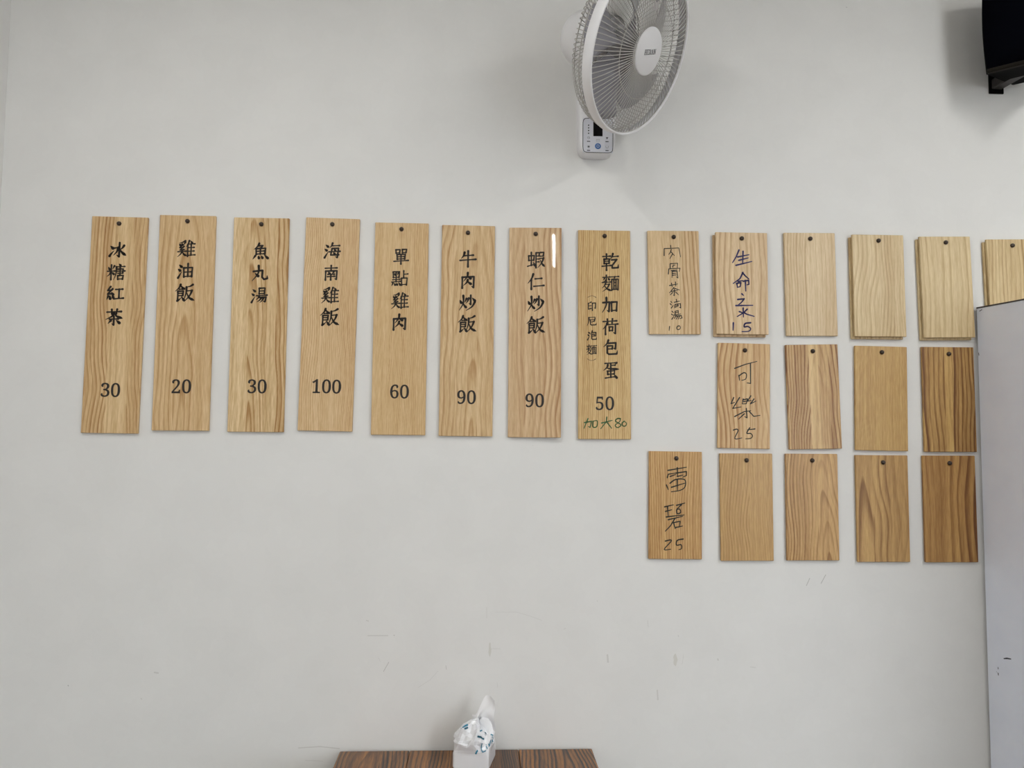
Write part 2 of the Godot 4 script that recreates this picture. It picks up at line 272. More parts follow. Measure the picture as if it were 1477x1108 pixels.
func add_tube(st: SurfaceTool, path: Array, r: float, sides := 6, closed := false) -> void:
	var n := path.size()
	var rings := []
	for k in n:
		var a: Vector3 = path[(k - 1 + n) % n] if closed else path[maxi(k - 1, 0)]
		var b: Vector3 = path[(k + 1) % n] if closed else path[mini(k + 1, n - 1)]
		var t := (b - a).normalized()
		var side := t.cross(Vector3(0.31, 0.93, 0.2)).normalized()
		var up := side.cross(t)
		var ring := []
		for i in sides:
			var g := TAU * i / sides
			ring.append(path[k] + (side * cos(g) + up * sin(g)) * r)
		rings.append(ring)
	for k in (n if closed else n - 1):
		var mid: Vector3 = (path[k] + path[(k + 1) % n]) / 2.0
		for i in sides:
			var j := (i + 1) % sides
			var w := [rings[k][i], rings[k][j], rings[(k + 1) % n][j], rings[(k + 1) % n][i]]
			quad(st, w[0], w[1], w[2], w[3], (w[0] + w[1] + w[2] + w[3]) / 4.0 - mid)

func circle(r: float, z: float, n := 72) -> Array:
	var a := []
	for i in n:
		a.append(Vector3(cos(TAU * i / n) * r, sin(TAU * i / n) * r, z))
	return a

# Flat print: a pen path of changing width, a hair above the surface (x, y in metres).
func add_stroke(st: SurfaceTool, pts: Array, widths: Array, round_ends := true) -> void:
	for k in pts.size():
		var p: Vector2 = pts[k]
		var r: float = widths[k] / 2.0
		for i in (8 if round_ends else 0):
			var a := TAU * i / 8
			var b := TAU * (i + 1) / 8
			tri(st, Vector3(p.x, p.y, 0), Vector3(p.x + cos(a) * r, p.y + sin(a) * r, 0), Vector3(p.x + cos(b) * r, p.y + sin(b) * r, 0), Vector3.BACK)
		if k + 1 < pts.size():
			var q: Vector2 = pts[k + 1]
			var d := (q - p)
			if d.length() < 1e-7:
				continue
			d = d.normalized().orthogonal()
			var s: float = widths[k + 1] / 2.0
			var w := [p + d * r, q + d * s, q - d * s, p - d * r]
			quad(st, Vector3(w[0].x, w[0].y, 0), Vector3(w[1].x, w[1].y, 0), Vector3(w[2].x, w[2].y, 0), Vector3(w[3].x, w[3].y, 0), Vector3.BACK)

func curve_through(p: Array, step := 6) -> Array:
	var out := []
	for k in p.size() - 1:
		var a: Vector2 = p[maxi(k - 1, 0)]
		var d: Vector2 = p[mini(k + 2, p.size() - 1)]
		for i in step:
			out.append(p[k].cubic_interpolate(p[k + 1], a, d, float(i) / step))
	out.append(p[-1])
	return out

func along(p: Array, step := 4) -> Array:
	var out := []
	for k in p.size() - 1:
		for i in step:
			out.append(p[k].lerp(p[k + 1], float(i) / step))
	out.append(p[-1])
	return out

func glyph(character: String, size: float) -> ArrayMesh:
	var st := start()
	var strokes: PackedStringArray = GLYPHS[character].split(";")
	var base := clampf(14.5 - 0.29 * strokes.size(), 9.2, 12.6)
	if character in "()":
		base = 6.0
	for s in strokes:
		var f := s.split(" ")
		var kind := f[0]
		var p := []
		for k in range(1, f.size(), 2):
			var x := float(f[k]) - 50.0
			var y := 50.0 - float(f[k + 1]) + (x * 0.07 if not character in "()" else 0.0)
			p.append(Vector2(x, y) * size / 100.0)
		var flat: bool = absf(p[-1].x - p[0].x) > absf(p[-1].y - p[0].y) * 2.0
		var dense := curve_through(p) if kind in "tnd" or character in "()" else along(p)
		var total := 0.0
		for k in dense.size() - 1:
			total += dense[k].distance_to(dense[k + 1])
		var widths := []
		var run := 0.0
		for k in dense.size():
			if k:
				run += dense[k - 1].distance_to(dense[k])
			var t := run / total
			var w := 1.0
			match kind:
				"l": w = (0.78 if flat else 1.0) * (0.85 + 0.3 * pow(absf(2.0 * t - 1.0), 3.0)) + (0.22 if flat and t > 0.85 else 0.0)
				"t": w = lerpf(1.25, 0.3, t)
				"n": w = lerpf(0.5, 1.5, t / 0.78) if t < 0.78 else lerpf(1.5, 0.35, (t - 0.78) / 0.22)
				"d": w = lerpf(0.45, 1.5, minf(t * 1.25, 1.0))
				"k":
					w = 0.98
					if k > dense.size() - 5:
						w = lerpf(1.1, 0.35, (k - dense.size() + 5) / 4.0)
			widths.append(w * base * size / 100.0)
		add_stroke(st, dense, widths)
	return done(st)

# ---------------------------------------------------------------- wood
# The boards are glued up from strips: [right edge as a share of the width, strength of the grain, darker or paler]
const STRIPS := {
	"p1": [[0.4, 1.15, 0.06], [0.76, 0.35, -0.08], [1.0, 0.75, 0.05]],
	"p2": [[0.36, 0.9, 0.0], [0.7, 0.8, 0.03], [1.0, 0.35, 0.03]],
	"p3": [[0.3, 0.25, -0.1], [0.66, 0.8, 0.0], [0.8, 0.5, -0.02], [1.0, 1.35, 0.12]],
	"p6": [[0.28, 1.1, 0.03], [0.68, 0.8, 0.0], [1.0, 0.6, 0.02]],
	"A": [[0.42, 0.2, -0.06], [0.66, 0.5, -0.02], [1.0, 1.15, 0.06]],
	"C": [[0.42, 0.9, 0.0], [0.76, 0.4, -0.03], [1.0, 1.0, 0.08]],
	"D": [[0.5, 0.6, -0.05], [0.78, 0.9, 0.08], [1.0, 0.6, 0.02]],
	"G": [[0.62, 1.1, 0.0], [1.0, 0.6, 0.04]],
	"H": [[0.43, 1.25, 0.04], [0.6, 0.12, -0.14], [0.8, 0.25, 0.06], [1.0, 1.0, 0.1]],
	"J": [[0.42, 1.0, 0.04], [0.56, 0.35, -0.16], [1.0, 1.15, 0.14]],
	"M": [[0.55, 1.1, 0.02], [1.0, 0.4, 0.0]],
	"P": [[0.4, 0.35, 0.04], [1.0, 1.15, 0.08]],
}

func grain(look: Array, length_cm: float, width_cm: float, px: int) -> ImageTexture:
	var a: float = look[1]
	var b: float = look[2]
	var c: float = look[3]
	var spacing: float = look[4]
	var wave: float = look[5]
	var contrast: float = look[6]
	var sown: int = look[7]
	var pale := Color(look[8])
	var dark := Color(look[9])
	var slow := FastNoiseLite.new()
	slow.seed = sown
	slow.frequency = 0.1
	slow.fractal_octaves = 2
	var fine := FastNoiseLite.new()
	fine.seed = sown + 1
	fine.frequency = 1.0
	fine.fractal_octaves = 3
	var years := []
	var rng := RandomNumberGenerator.new()
	rng.seed = sown
	for k in 160:
		years.append([rng.randf_range(0.3, 1.0), rng.randf_range(-0.2, 0.2), rng.randf_range(0.45, 0.78)])
	var strips: Array = STRIPS.get(look[10], []) if look.size() > 10 else []
	if strips.is_empty():
		strips = [[rng.randf_range(0.28, 0.4), rng.randf_range(0.6, 1.15), rng.randf_range(-0.06, 0.06)], [rng.randf_range(0.6, 0.74), rng.randf_range(0.6, 1.15), rng.randf_range(-0.06, 0.06)], [1.0, rng.randf_range(0.6, 1.15), rng.randf_range(-0.04, 0.08)]]
	var own := []
	for k in strips.size():
		own.append([rng.randf_range(-3.0, 3.0) if k else 0.0, rng.randf_range(0.85, 1.3), rng.randf_range(0.0, 50.0)])
	var py := int(px * length_cm / width_cm)
	var bytes := PackedByteArray()
	bytes.resize(px * py * 3)
	var at := 0
	for j in py:
		var y := length_cm * j / py
		var deep := b + c * y
		for i in px:
			var x := width_cm * i / px
			var part_of := 0
			while part_of < strips.size() - 1 and float(i) / px > strips[part_of][0]:
				part_of += 1
			var glued: Array = own[part_of]
			var much: float = contrast * strips[part_of][1]
			var xx: float = x - a + glued[0] + wave * (slow.get_noise_2d(x * 0.3 + glued[2], y * 0.26) * 2.0 + slow.get_noise_2d(x * 1.5 + 70.0, y * 0.9) * 0.06)
			var r: float = sqrt(xx * xx + deep * deep) / (spacing * glued[1])
			var ring := int(r)
			var year: Array = years[ring % 160]
			var f := r - ring
			var from: float = year[2]
			var late := smoothstep(from - 0.22, 0.9, f) * (1.0 - smoothstep(0.9, 1.0, f))
			var pores := fine.get_noise_2d(x * 8.0, y * 0.16)
			var broad := slow.get_noise_2d(x * 5.0 + 40.0, y * 0.12)
			var t := clampf(0.2 + strips[part_of][2] + late * year[0] * much * 1.45 + pores * 0.34 + broad * 0.4 * contrast + year[1] * much * 0.5, -0.1, 1.15)
			bytes[at] = clampi(int(255.0 * lerpf(pale.r, dark.r, t)), 0, 255)
			bytes[at + 1] = clampi(int(255.0 * lerpf(pale.g, dark.g, t)), 0, 255)
			bytes[at + 2] = clampi(int(255.0 * lerpf(pale.b, dark.b, t)), 0, 255)
			at += 3
	return ImageTexture.create_from_image(Image.create_from_data(px, py, false, Image.FORMAT_RGB8, bytes))

func wood(look: Array, length: float, width: float, px := 150) -> StandardMaterial3D:
	var m := StandardMaterial3D.new()
	m.albedo_texture = grain(look, length * 100.0, width * 100.0, px)
	m.roughness = 0.5
	return m

# ---------------------------------------------------------------- menu boards
func menu_board(key: String) -> void:
	var d: Dictionary = BOARDS[key]
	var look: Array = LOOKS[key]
	var tall: bool = d.h > 0.5
	var o := thing("menu_board", look[0], "menu board", "tall menu boards in the long row" if tall else "short menu boards in three rows")
	var thick := 0.008
	var lean: float = {"D": 0.5, "E": 0.4, "F": 0.4, "B": 0.3, "p2": 0.25}.get(key, 0.1)
	o.transform = Transform3D(Basis.from_euler(Vector3(deg_to_rad(-lean), deg_to_rad(-2.9) if key == "p7" else 0.0, deg_to_rad(d.turn))), d.at)
	if key == "p7":
		o.position.z += 0.0035                 # hangs askew, its right edge off the wall
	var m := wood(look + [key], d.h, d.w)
	m.clearcoat_enabled = true
	m.clearcoat = 0.22
	m.clearcoat_roughness = 0.02 if tall else 0.25
	var b := part("panel", box(Vector3(d.w, d.h, thick), 0.0012, true), m, o)
	b.position.z = -thick / 2.0
	part("nail", nail_mesh, nail_metal, o, Transform3D(Basis(), Vector3(d.nail[0] / 1000.0, d.nail[1] / 1000.0, 0)))
	for c in d.get("chars", []):
		part("brush_character", glyph(c[0], c[3] / 1000.0), ink, o, Transform3D(Basis(), Vector3(c[1] / 1000.0, c[2] / 1000.0, 0.0003)))
	if "price" in d:
		var t := TextMesh.new()
		var font := SystemFont.new()
		font.font_names = PackedStringArray(["Droid Serif"])
		var bolder := FontVariation.new()
		bolder.base_font = font
		bolder.variation_embolden = 0.45
		t.font = bolder
		t.text = d.price[0]
		t.font_size = 64
		t.pixel_size = 0.052 / 64.0
		t.depth = 0.0004
		part("price", t, ink, o, Transform3D(Basis.from_scale(Vector3(0.97, 1, 1)), Vector3(d.price[1] / 1000.0, d.price[2] / 1000.0, 0.0003)))
	if "hand" in d:
		var pen: StandardMaterial3D = {"ink": mat("1d211c", 0.6), "blue": mat("25235f", 0.6), "green": mat("3f6b41", 0.6)}[d.pen]
		for word in d.hand:
			var st := start()
			for path in word:
				var p := []
				for k in range(0, path.size(), 2):
					p.append(Vector2(path[k], path[k + 1]) / 1000.0)
				var dense := curve_through(p, 4) if p.size() > 4 else along(p)
				var widths := []
				for k in dense.size():
					var t := float(k) / maxi(dense.size() - 1, 1)
					widths.append(d.pen_width / 1000.0 * 1.7 * (1.15 - 0.45 * t))
				add_stroke(st, dense, widths)
			part("handwritten_character", done(st), pen, o, Transform3D(Basis(), Vector3(0, 0, 0.0003)))

func board_behind(key: String) -> void:
	var d: Dictionary = BOARDS[key]
	var look: Array = LOOKS[key].duplicate()
	look[7] += 5
	var o := thing("menu_board", BEHIND[key], "menu board", "spare boards hanging behind others")
	o.transform = Transform3D(Basis.from_euler(Vector3(0, 0, deg_to_rad(d.turn))), Vector3(d.at.x - 0.005, d.at.y - 0.0065, 0.0088))
	var b := part("panel", box(Vector3(d.w, d.h, 0.008), 0.0012, true), wood(look, d.h, d.w, 60), o)
	b.position.z = -0.004

# ---------------------------------------------------------------- wall fan
func wall_fan() -> void:
	var white := mat("e9e8eb", 0.35)
	var shell := mat("e6e5e7", 0.4)
	var wire_front := mat("b7b4b0", 0.4)
	var wire_back := wire_front
	var blade_mat := mat("96949a", 0.3)
	var grey := mat("8a888a", 0.5)
	var black := mat("0c0b0e", 0.15)
	var print_dark := mat("33353a", 0.6)
	var o := thing("wall_fan", "white wall-mounted fan with wire cage and control box", "fan")
	var foot := Vector3(0.334, 0.79 + EYE, 0)
	o.position = foot
	var yaw := deg_to_rad(52.2)
	var dip := deg_to_rad(25.7)
	var axis := Vector3(sin(yaw) * cos(dip), -sin(dip), cos(yaw) * cos(dip))
	var e1 := Vector3.UP.cross(axis).normalized()
	var head := Transform3D(Basis(e1, axis.cross(e1), axis), Vector3(0.416, 0.9938 + EYE, 0.2815) - foot)
	var R := 0.215
	# outer ring
	part("outer_ring", lathe([Vector2(R - 0.005, -0.027), Vector2(R - 0.001, -0.028), Vector2(R, -0.026), Vector2(R, -0.002), Vector2(R - 0.001, 0.001), Vector2(R - 0.004, 0.001), Vector2(R - 0.006, -0.001), Vector2(R - 0.005, -0.027)], 96), white, o, head)
	# front grille: two support rings, and one wire after the other
	var st := start(true)
	add_tube(st, circle(0.118, 0.0135), 0.0012, 6, true)
	add_tube(st, circle(R - 0.007, -0.004, 96), 0.0016, 6, true)
	var front := part("front_grille", done(st), wire_front, o, head)
	var path := []
	for k in 9:
		var t := k / 8.0
		path.append(Vector3(lerpf(0.052, R - 0.006, t), 0, 0.0185 - 0.0225 * pow(t, 2.2)))
	st = start(true)
	add_tube(st, path, 0.0011, 5)
	var wire := done(st)
	for k in 96:
		part("wire", wire, wire_front, front, Transform3D(Basis(Vector3.BACK, TAU * k / 96), Vector3.ZERO))
	# rear grille: a deep basket of slanting wires
	st = start(true)
	for s in [[0.2085, -0.042], [0.182, -0.078], [0.12, -0.098], [0.07, -0.102]]:
		add_tube(st, circle(s[0], s[1], 80), 0.0015, 6, true)
	var rear := part("rear_grille", done(st), wire_back, o, head)
	path = []
	for k in 13:
		var t := k / 12.0
		var r := 0.21
		var z := -0.024
		if t < 0.4:
			r = lerpf(0.211, 0.202, pow(t / 0.4, 1.5))
			z = lerpf(-0.02, -0.058, t / 0.4)
		else:
			var u := (t - 0.4) / 0.6
			r = lerpf(0.202, 0.066, pow(u, 1.15))
			z = -0.058 - 0.044 * sqrt(1.0 - pow(1.0 - u, 2.0))
		var turn := 0.11 * (1.0 - t)
		path.append(Vector3(r * cos(turn), r * sin(turn), z))
	st = start(true)
	add_tube(st, path, 0.0011, 5)
	wire = done(st)
	for k in 96:
		part("wire", wire, wire_back, rear, Transform3D(Basis(Vector3.BACK, TAU * k / 96), Vector3.ZERO))
	# badge on the cage
	var badge := part("badge", lathe([Vector2(0.0585, 0.013), Vector2(0.0595, 0.016), Vector2(0.059, 0.0205), Vector2(0.056, 0.0225), Vector2(0.0, 0.0245)], 64), mat("e2e1e3", 0.45), o, head)
	var t := TextMesh.new()
	var font := SystemFont.new()
	font.font_names = PackedStringArray(["Droid Serif"])
	t.font = font
	t.text = "HERAN"
	t.font_size = 48
	t.pixel_size = 0.0175 / 48.0
	t.depth = 0.0006
	part("lettering", t, mat("6b6a6c", 0.5), badge, Transform3D(Basis(Vector3.BACK, deg_to_rad(24.0)).scaled_local(Vector3(0.85, 1, 1)), Vector3(0.0017, 0.0, 0.0247)))
	# motor and blades
	part("motor_housing", lathe([Vector2(0.0, -0.245), Vector2(0.03, -0.243), Vector2(0.056, -0.23), Vector2(0.069, -0.21), Vector2(0.074, -0.18), Vector2(0.076, -0.115), Vector2(0.07, -0.106), Vector2(0.0, -0.104)], 48), shell, o, head)
	part("blade_hub", lathe([Vector2(0.0, -0.085), Vector2(0.04, -0.085), Vector2(0.042, -0.04), Vector2(0.036, -0.026), Vector2(0.0, -0.022)], 40), grey, o, head)
	st = start(true)
	var top := []
	var under := []
	for i in 11:
		var u := i / 10.0
		var r := lerpf(0.036, 0.187, u)
		var row := []
		var row2 := []
		for j in 13:
			var w := j / 12.0
			var span := lerpf(0.6, 0.86, smoothstep(0.0, 0.7, u))
			var sweep := 0.34 * u * u
			var ang := (w - 0.5) * span + sweep
			var rr := r - 0.016 * u * pow(absf(2.0 * w - 1.0), 3.0)
			var z := -0.056 + (w - 0.5) * lerpf(0.05, 0.034, u) + 0.012 * (w - 0.5) * (w - 0.5)
			row.append(Vector3(rr * cos(ang), rr * sin(ang), z + 0.001))
			row2.append(Vector3(rr * cos(ang), rr * sin(ang), z - 0.001))
		top.append(row)
		under.append(row2)
	for i in 10:
		for j in 12:
			quad(st, top[i][j], top[i + 1][j], top[i + 1][j + 1], top[i][j + 1], Vector3.BACK)
			quad(st, under[i][j], under[i + 1][j], under[i + 1][j + 1], under[i][j + 1], Vector3.FORWARD)
	for j in 12:
		quad(st, top[10][j], top[10][j + 1], under[10][j + 1], under[10][j], top[10][j])
	for i in 10:
		quad(st, top[i][0], top[i + 1][0], under[i + 1][0], under[i][0], top[5][0] - top[5][1])
		quad(st, top[i][12], top[i + 1][12], under[i + 1][12], under[i][12], top[5][12] - top[5][11])
	var blade := done(st)
	for k in 5:
		part("blade", blade, blade_mat, o, head * Transform3D(Basis(Vector3.BACK, TAU * k / 5 + 0.5), Vector3.ZERO))
	# care tag hanging inside the cage
	var tag := part("tag", box(Vector3(0.02, 0.048, 0.0012), 0.0004), mat("dcd6d8", 0.6), o, head * Transform3D(Basis(Vector3.BACK, 0.25), Vector3(-0.032, 0.115, 0.009)))
	part("mark", lathe([Vector2(0.0062, 0.0), Vector2(0.0055, 0.0006), Vector2(0.0, 0.0008)], 7, false), mat("5a4a86", 0.6), tag, Transform3D(Basis(), Vector3(0, 0.002, 0.0007)))
	# neck and wall box
	var pivot: Vector3 = head * Vector3(0, -0.05, -0.165)
	st = start(true)
	add_tube(st, [Vector3(0.0, 0.2, 0.035), Vector3(0.0, 0.235, 0.05), pivot * 0.5 + Vector3(0, 0.125, 0.04), pivot], 0.026, 20)
	part("neck", done(st), shell, o)
	st = start()
	var outline := []
	for k in 32:
		var a := TAU * k / 32
		outline.append(Vector2(signf(cos(a)) * pow(absf(cos(a)), 0.42) * 0.0535, signf(sin(a)) * pow(absf(sin(a)), 0.3) * 0.108))
	var levels := [[0.0, 0.97, 0.985], [0.006, 1.0, 1.0], [0.046, 1.0, 1.0], [0.056, 0.975, 0.99], [0.06, 0.92, 0.96], [0.0612, 0.85, 0.93]]
	st = start(true)
	for k in levels.size() - 1:
		for i in 32:
			var w := []
			for e in [[k, i], [k, (i + 1) % 32], [k + 1, (i + 1) % 32], [k + 1, i]]:
				var l: Array = levels[e[0]]
				w.append(Vector3(outline[e[1]].x * l[1], outline[e[1]].y * l[2] + 0.12, l[0]))
			quad(st, w[0], w[1], w[2], w[3], (w[0] + w[2]) / 2.0 - Vector3(0, 0.12, 0.03))
	for i in 32:
		var l: Array = levels[-1]
		tri(st, Vector3(0, 0.12, 0.0612), Vector3(outline[i].x * l[1], outline[i].y * l[2] + 0.12, l[0]), Vector3(outline[(i + 1) % 32].x * l[1], outline[(i + 1) % 32].y * l[2] + 0.12, l[0]), Vector3.BACK)
	part("wall_box", done(st), white, o)
	# control panel: local x, y measured from the foot of the box
	var panel := part("control_panel", box(Vector3(0.0865, 0.1, 0.002), 0.0008), mat("d5d6de", 0.3), o, Transform3D(Basis(), Vector3(0.001, 0.062, 0.0615)))
	st = start()
	var frame := []
	for k in 48:
		var a := TAU * k / 48
		frame.append(Vector2(signf(cos(a)) * pow(absf(cos(a)), 0.22) * 0.0432, signf(sin(a)) * pow(absf(sin(a)), 0.22) * 0.05))
	frame.append(frame[0])
	var fw := []
	for k in frame.size():
		fw.append(0.0016)
	add_stroke(st, frame, fw)
	part("outline", done(st), black, panel, Transform3D(Basis(), Vector3(0, 0, 0.0012)))
	var lift := 0.0013
	part("display", box(Vector3(0.0266, 0.042, 0.0008), 0.0002), black, panel, Transform3D(Basis(), Vector3(0.0, 0.0185, lift)))
	for k in 4:
		part("indicator_light", lathe([Vector2(0.0019, 0.0), Vector2(0.0015, 0.0006), Vector2(0.0, 0.0008)], 12), black, panel, Transform3D(Basis(), Vector3(-0.0268, 0.0295 - 0.0079 * k, lift - 0.0003)))
	part("power_button", lathe([Vector2(0.0088, 0.0), Vector2(0.0085, 0.0006), Vector2(0.0, 0.0008)], 28), mat("4c76b4", 0.35), panel, Transform3D(Basis(), Vector3(0.0, -0.0313, lift - 0.0003)))
	st = start()
	var arc := []
	var aw := []
	for k in 15:
		var a := deg_to_rad(125.0 + 290.0 * k / 14.0)
		arc.append(Vector2(cos(a), sin(a)) * 0.0038)
		aw.append(0.0012)
	add_stroke(st, arc, aw)
	add_stroke(st, [Vector2(0, 0.001), Vector2(0, 0.0052)], [0.0012, 0.0012])
	part("power_symbol", done(st), mat("e6ebf4", 0.5), panel, Transform3D(Basis(), Vector3(0.0, -0.0313, lift + 0.0008)))
	var spots := [Vector2(-0.0268, -0.0072), Vector2(-0.0268, -0.0335), Vector2(0.0262, -0.0068), Vector2(0.0262, -0.033)]
	for k in 4:
		st = start()
		match k:
			0:
				var c := []
				var cw := []
				for i in 13:
					c.append(Vector2(cos(TAU * i / 12), sin(TAU * i / 12)) * 0.0034)
					cw.append(0.0007)
				add_stroke(st, c, cw)
				add_stroke(st, [Vector2(0, 0.002), Vector2.ZERO, Vector2(0.0018, -0.0008)], [0.0007, 0.0007, 0.0007])
			1:
				for i in 4:
					var a := TAU * i / 8
					add_stroke(st, [Vector2(cos(a), sin(a)) * 0.0042, -Vector2(cos(a), sin(a)) * 0.0042], [0.0008, 0.0008])
				add_stroke(st, [Vector2.ZERO, Vector2(0.0002, 0)], [0.0042, 0.0042])
			2:
				add_stroke(st, [Vector2.ZERO, Vector2(0.0003, 0)], [0.0046, 0.0046])
				for i in 3:
					var a := TAU * i / 3 + 0.5
					add_stroke(st, [Vector2.ZERO, Vector2(cos(a), sin(a)) * 0.0038], [0.0018, 0.001])
			3:
				add_stroke(st, [Vector2(-0.0038, 0.003), Vector2(-0.0038, -0.001), Vector2(-0.002, -0.003), Vector2(0.002, -0.003), Vector2(0.0038, -0.001), Vector2(0.0038, 0.003)], [0.0006, 0.0006, 0.0006, 0.0006, 0.0006, 0.0006])
		add_stroke(st, [Vector2(-0.0036, -0.0108), Vector2(-0.0006, -0.0108)], [0.0026, 0.0026])
		add_stroke(st, [Vector2(0.001, -0.0108), Vector2(0.0036, -0.0108)], [0.0026, 0.0026])
		part("icon", done(st), print_dark, panel, Transform3D(Basis(), Vector3(spots[k].x, spots[k].y, lift)))
	st = start()
	add_stroke(st, [Vector2(-0.0045, 0.003), Vector2(0.0045, 0.003), Vector2(0.0045, -0.003), Vector2(-0.0045, -0.003), Vector2(-0.0045, 0.003), Vector2(0, 0), Vector2(0.0045, 0.003)], [0.0007, 0.0007, 0.0007, 0.0007, 0.0007, 0.0005, 0.0005])
	part("icon", done(st), mat("8d9097", 0.6), panel, Transform3D(Basis(), Vector3(0.0, -0.0145, lift)))

# ---------------------------------------------------------------- loudspeaker
func loudspeaker() -> void:
	var dull := func(hex: String, rough: float) -> StandardMaterial3D:
		var m := mat(hex, rough)
		m.metallic_specular = 0.12
		return m
	var o := thing("loudspeaker", "black loudspeaker on a bracket high on the wall, cut off at the corner", "speaker")
	var z := Vector3(-0.66, -0.05, 0.75).normalized()
	var x := Vector3.UP.cross(z).normalized()
	var foot := Vector3(1.56, 1.042 + EYE, 0.165)
	o.position = foot
	var turned := Transform3D(Basis(x, z.cross(x), z), Vector3(-0.035, 0.0, 0.022))
	var w := 0.105
	var h := 0.275
	# cabinet: trapezoid plan narrowing to the back, sides and foot a little bowed
	var rows := []
	for j in 13:
		var v := j / 12.0
		var bow := 0.006 * sin(PI * v)
		var y := v * h
		rows.append([[-w - bow + 0.004, y, -0.004], [-w - bow, y, -0.014], [-w * 0.52, y, -0.16], [w * 0.52, y, -0.16], [w + bow, y, -0.014], [w + bow - 0.004, y, -0.004]])
	var st := start()
	for j in 12:
		for k in 6:
			var c := []
			for e in [[j, k], [j, (k + 1) % 6], [j + 1, (k + 1) % 6], [j + 1, k]]:
				var p: Array = rows[e[0]][e[1]]
				c.append(Vector3(p[0], p[1], p[2]))
			quad(st, c[0], c[1], c[2], c[3], (c[0] + c[2]) / 2.0 - Vector3(0, (c[0].y + c[2].y) / 2.0, -0.07))
	for s in [[0, Vector3.DOWN], [12, Vector3.UP]]:
		var ring: Array = rows[s[0]]
		for k in range(1, 5):
			tri(st, Vector3(ring[0][0], ring[0][1], ring[0][2]), Vector3(ring[k][0], ring[k][1], ring[k][2]), Vector3(ring[k + 1][0], ring[k + 1][1], ring[k + 1][2]), s[1])
	part("cabinet", done(st), dull.call("060607", 0.6), o, turned)
	# bowed grille on the front
	st = start(true)
	var g := []
	for j in 15:
		var row := []
		for i in 13:
			var u := i / 6.0 - 1.0
			var v := j / 7.0 - 1.0
			var edge := (1.0 - pow(absf(u), 6.0)) * (1.0 - pow(absf(v), 8.0))
			row.append(Vector3(u * (w - 0.003 + 0.006 * (1.0 - v * v)), h / 2.0 + v * (h / 2.0 - 0.008), -0.004 + 0.014 * edge + 0.012 * (1.0 - u * u) * edge))
		g.append(row)
	for j in 14:
		for i in 12:
			quad(st, g[j][i], g[j][i + 1], g[j + 1][i + 1], g[j + 1][i], Vector3.BACK)
	part("grille", done(st), dull.call("05060d", 0.85), o, turned)
	# lower edge strip of the front
	st = start()
	add_box(st, Vector3(w * 2.0 - 0.004, 0.012, 0.02), 0.004, Vector3(0, 0.004, -0.006))
	part("front_edge", done(st), dull.call("26231f", 0.5), o, turned)
	# bracket: plate on the wall, arm under the cabinet, clamp
	var iron: StandardMaterial3D = dull.call("0b0a0a", 0.45)
	part("wall_plate", box(Vector3(0.045, 0.13, 0.005), 0.001), iron, o, Transform3D(Basis(), Vector3(1.557, 1.1 + EYE, 0.0026) - foot))
	st = start()
	add_box(st, Vector3(0.034, 0.03, 0.2), 0.003)
	part("arm", done(st), mat("241f1c", 0.4), o, Transform3D(Basis(Vector3.UP, 0.1), Vector3(1.566, 1.062 + EYE, 0.104) - foot))
	part("clamp_knob", lathe([Vector2(0.0, -0.012), Vector2(0.016, -0.012), Vector2(0.018, 0.0), Vector2(0.016, 0.012), Vector2(0.0, 0.012)], 20), iron, o, Transform3D(Basis(Vector3.RIGHT, PI / 2), Vector3(1.572, 1.02 + EYE + 0.05, 0.19) - foot))

# ---------------------------------------------------------------- partition
func partition() -> void:
	var o := thing("partition_panel", "tall scuffed white partition panel standing at the right against the wall", "partition")
	var along_it := Vector3(0.2198, 0, 0.9755)
	var face := Vector3.UP.cross(along_it).normalized()
	var length := 1.5
	var high := 0.379 + EYE
	var far := Vector3(1.4694, 0, 0.009)
	# local x runs from the wall into the room, local z points to the side in view
	var place := Transform3D(Basis(along_it, Vector3.UP, along_it.cross(Vector3.UP)), far)
	o.transform = place
	var noise := FastNoiseLite.new()
	noise.seed = 5
	noise.frequency = 0.012
	noise.fractal_octaves = 4
	var ramp := Gradient.new()
	ramp.set_color(0, Color("e4e8f5"))
	ramp.set_color(1, Color("ebeef9"))
	var tex := NoiseTexture2D.new()
	tex.noise = noise
	tex.color_ramp = ramp
	tex.width = 512
	tex.height = 512
	tex.seamless = true
	var m := StandardMaterial3D.new()
	m.albedo_texture = tex
	m.uv1_triplanar = true
	m.uv1_scale = Vector3(1.3, 1.3, 1.3)
	m.roughness = 0.5
	var st := start()
	add_box(st, Vector3(length, high - 0.002, 0.028), 0.002, Vector3(length / 2.0, high / 2.0 - 0.001, -0.014))
	part("board", done(st), m, o)
	st = start()
	add_box(st, Vector3(length, 0.004, 0.028), 0.0005, Vector3(length / 2.0, high, -0.014))
	part("top_edge", done(st), mat("4a4444", 0.6), o)
	# black scrapes on the left face (x along the board, y up)
	var dark := mat("3c3d48", 0.7)
	var marks := [[[0.056, -0.622], [0.066, -0.6185], [0.078, -0.617]], [[0.036, -0.652], [0.0363, -0.656]], [[0.036, -0.668], [0.0362, -0.673]], [[0.03, -0.665], [0.035, -0.668]], [[0.012, 0.368], [0.02, 0.371]], [[0.004, 0.245], [0.005, 0.238]]]
	for k in marks.size():
		st = start()
		var p := []
		var ww := []
		for q in marks[k]:
			p.append(Vector2(q[0], q[1] + EYE))
			ww.append([0.0028, 0.0022, 0.0026, 0.0008, 0.002, 0.002][k] * (1.5 if k == 0 and p.size() == 2 else 1.0))
		add_stroke(st, p, ww)
		part("scrape", done(st), dark, o, Transform3D(Basis(Vector3(1, 0, 0), Vector3(0, 1, 0), Vector3(0, 0, 1)), Vector3(0, 0, 0.0004)))

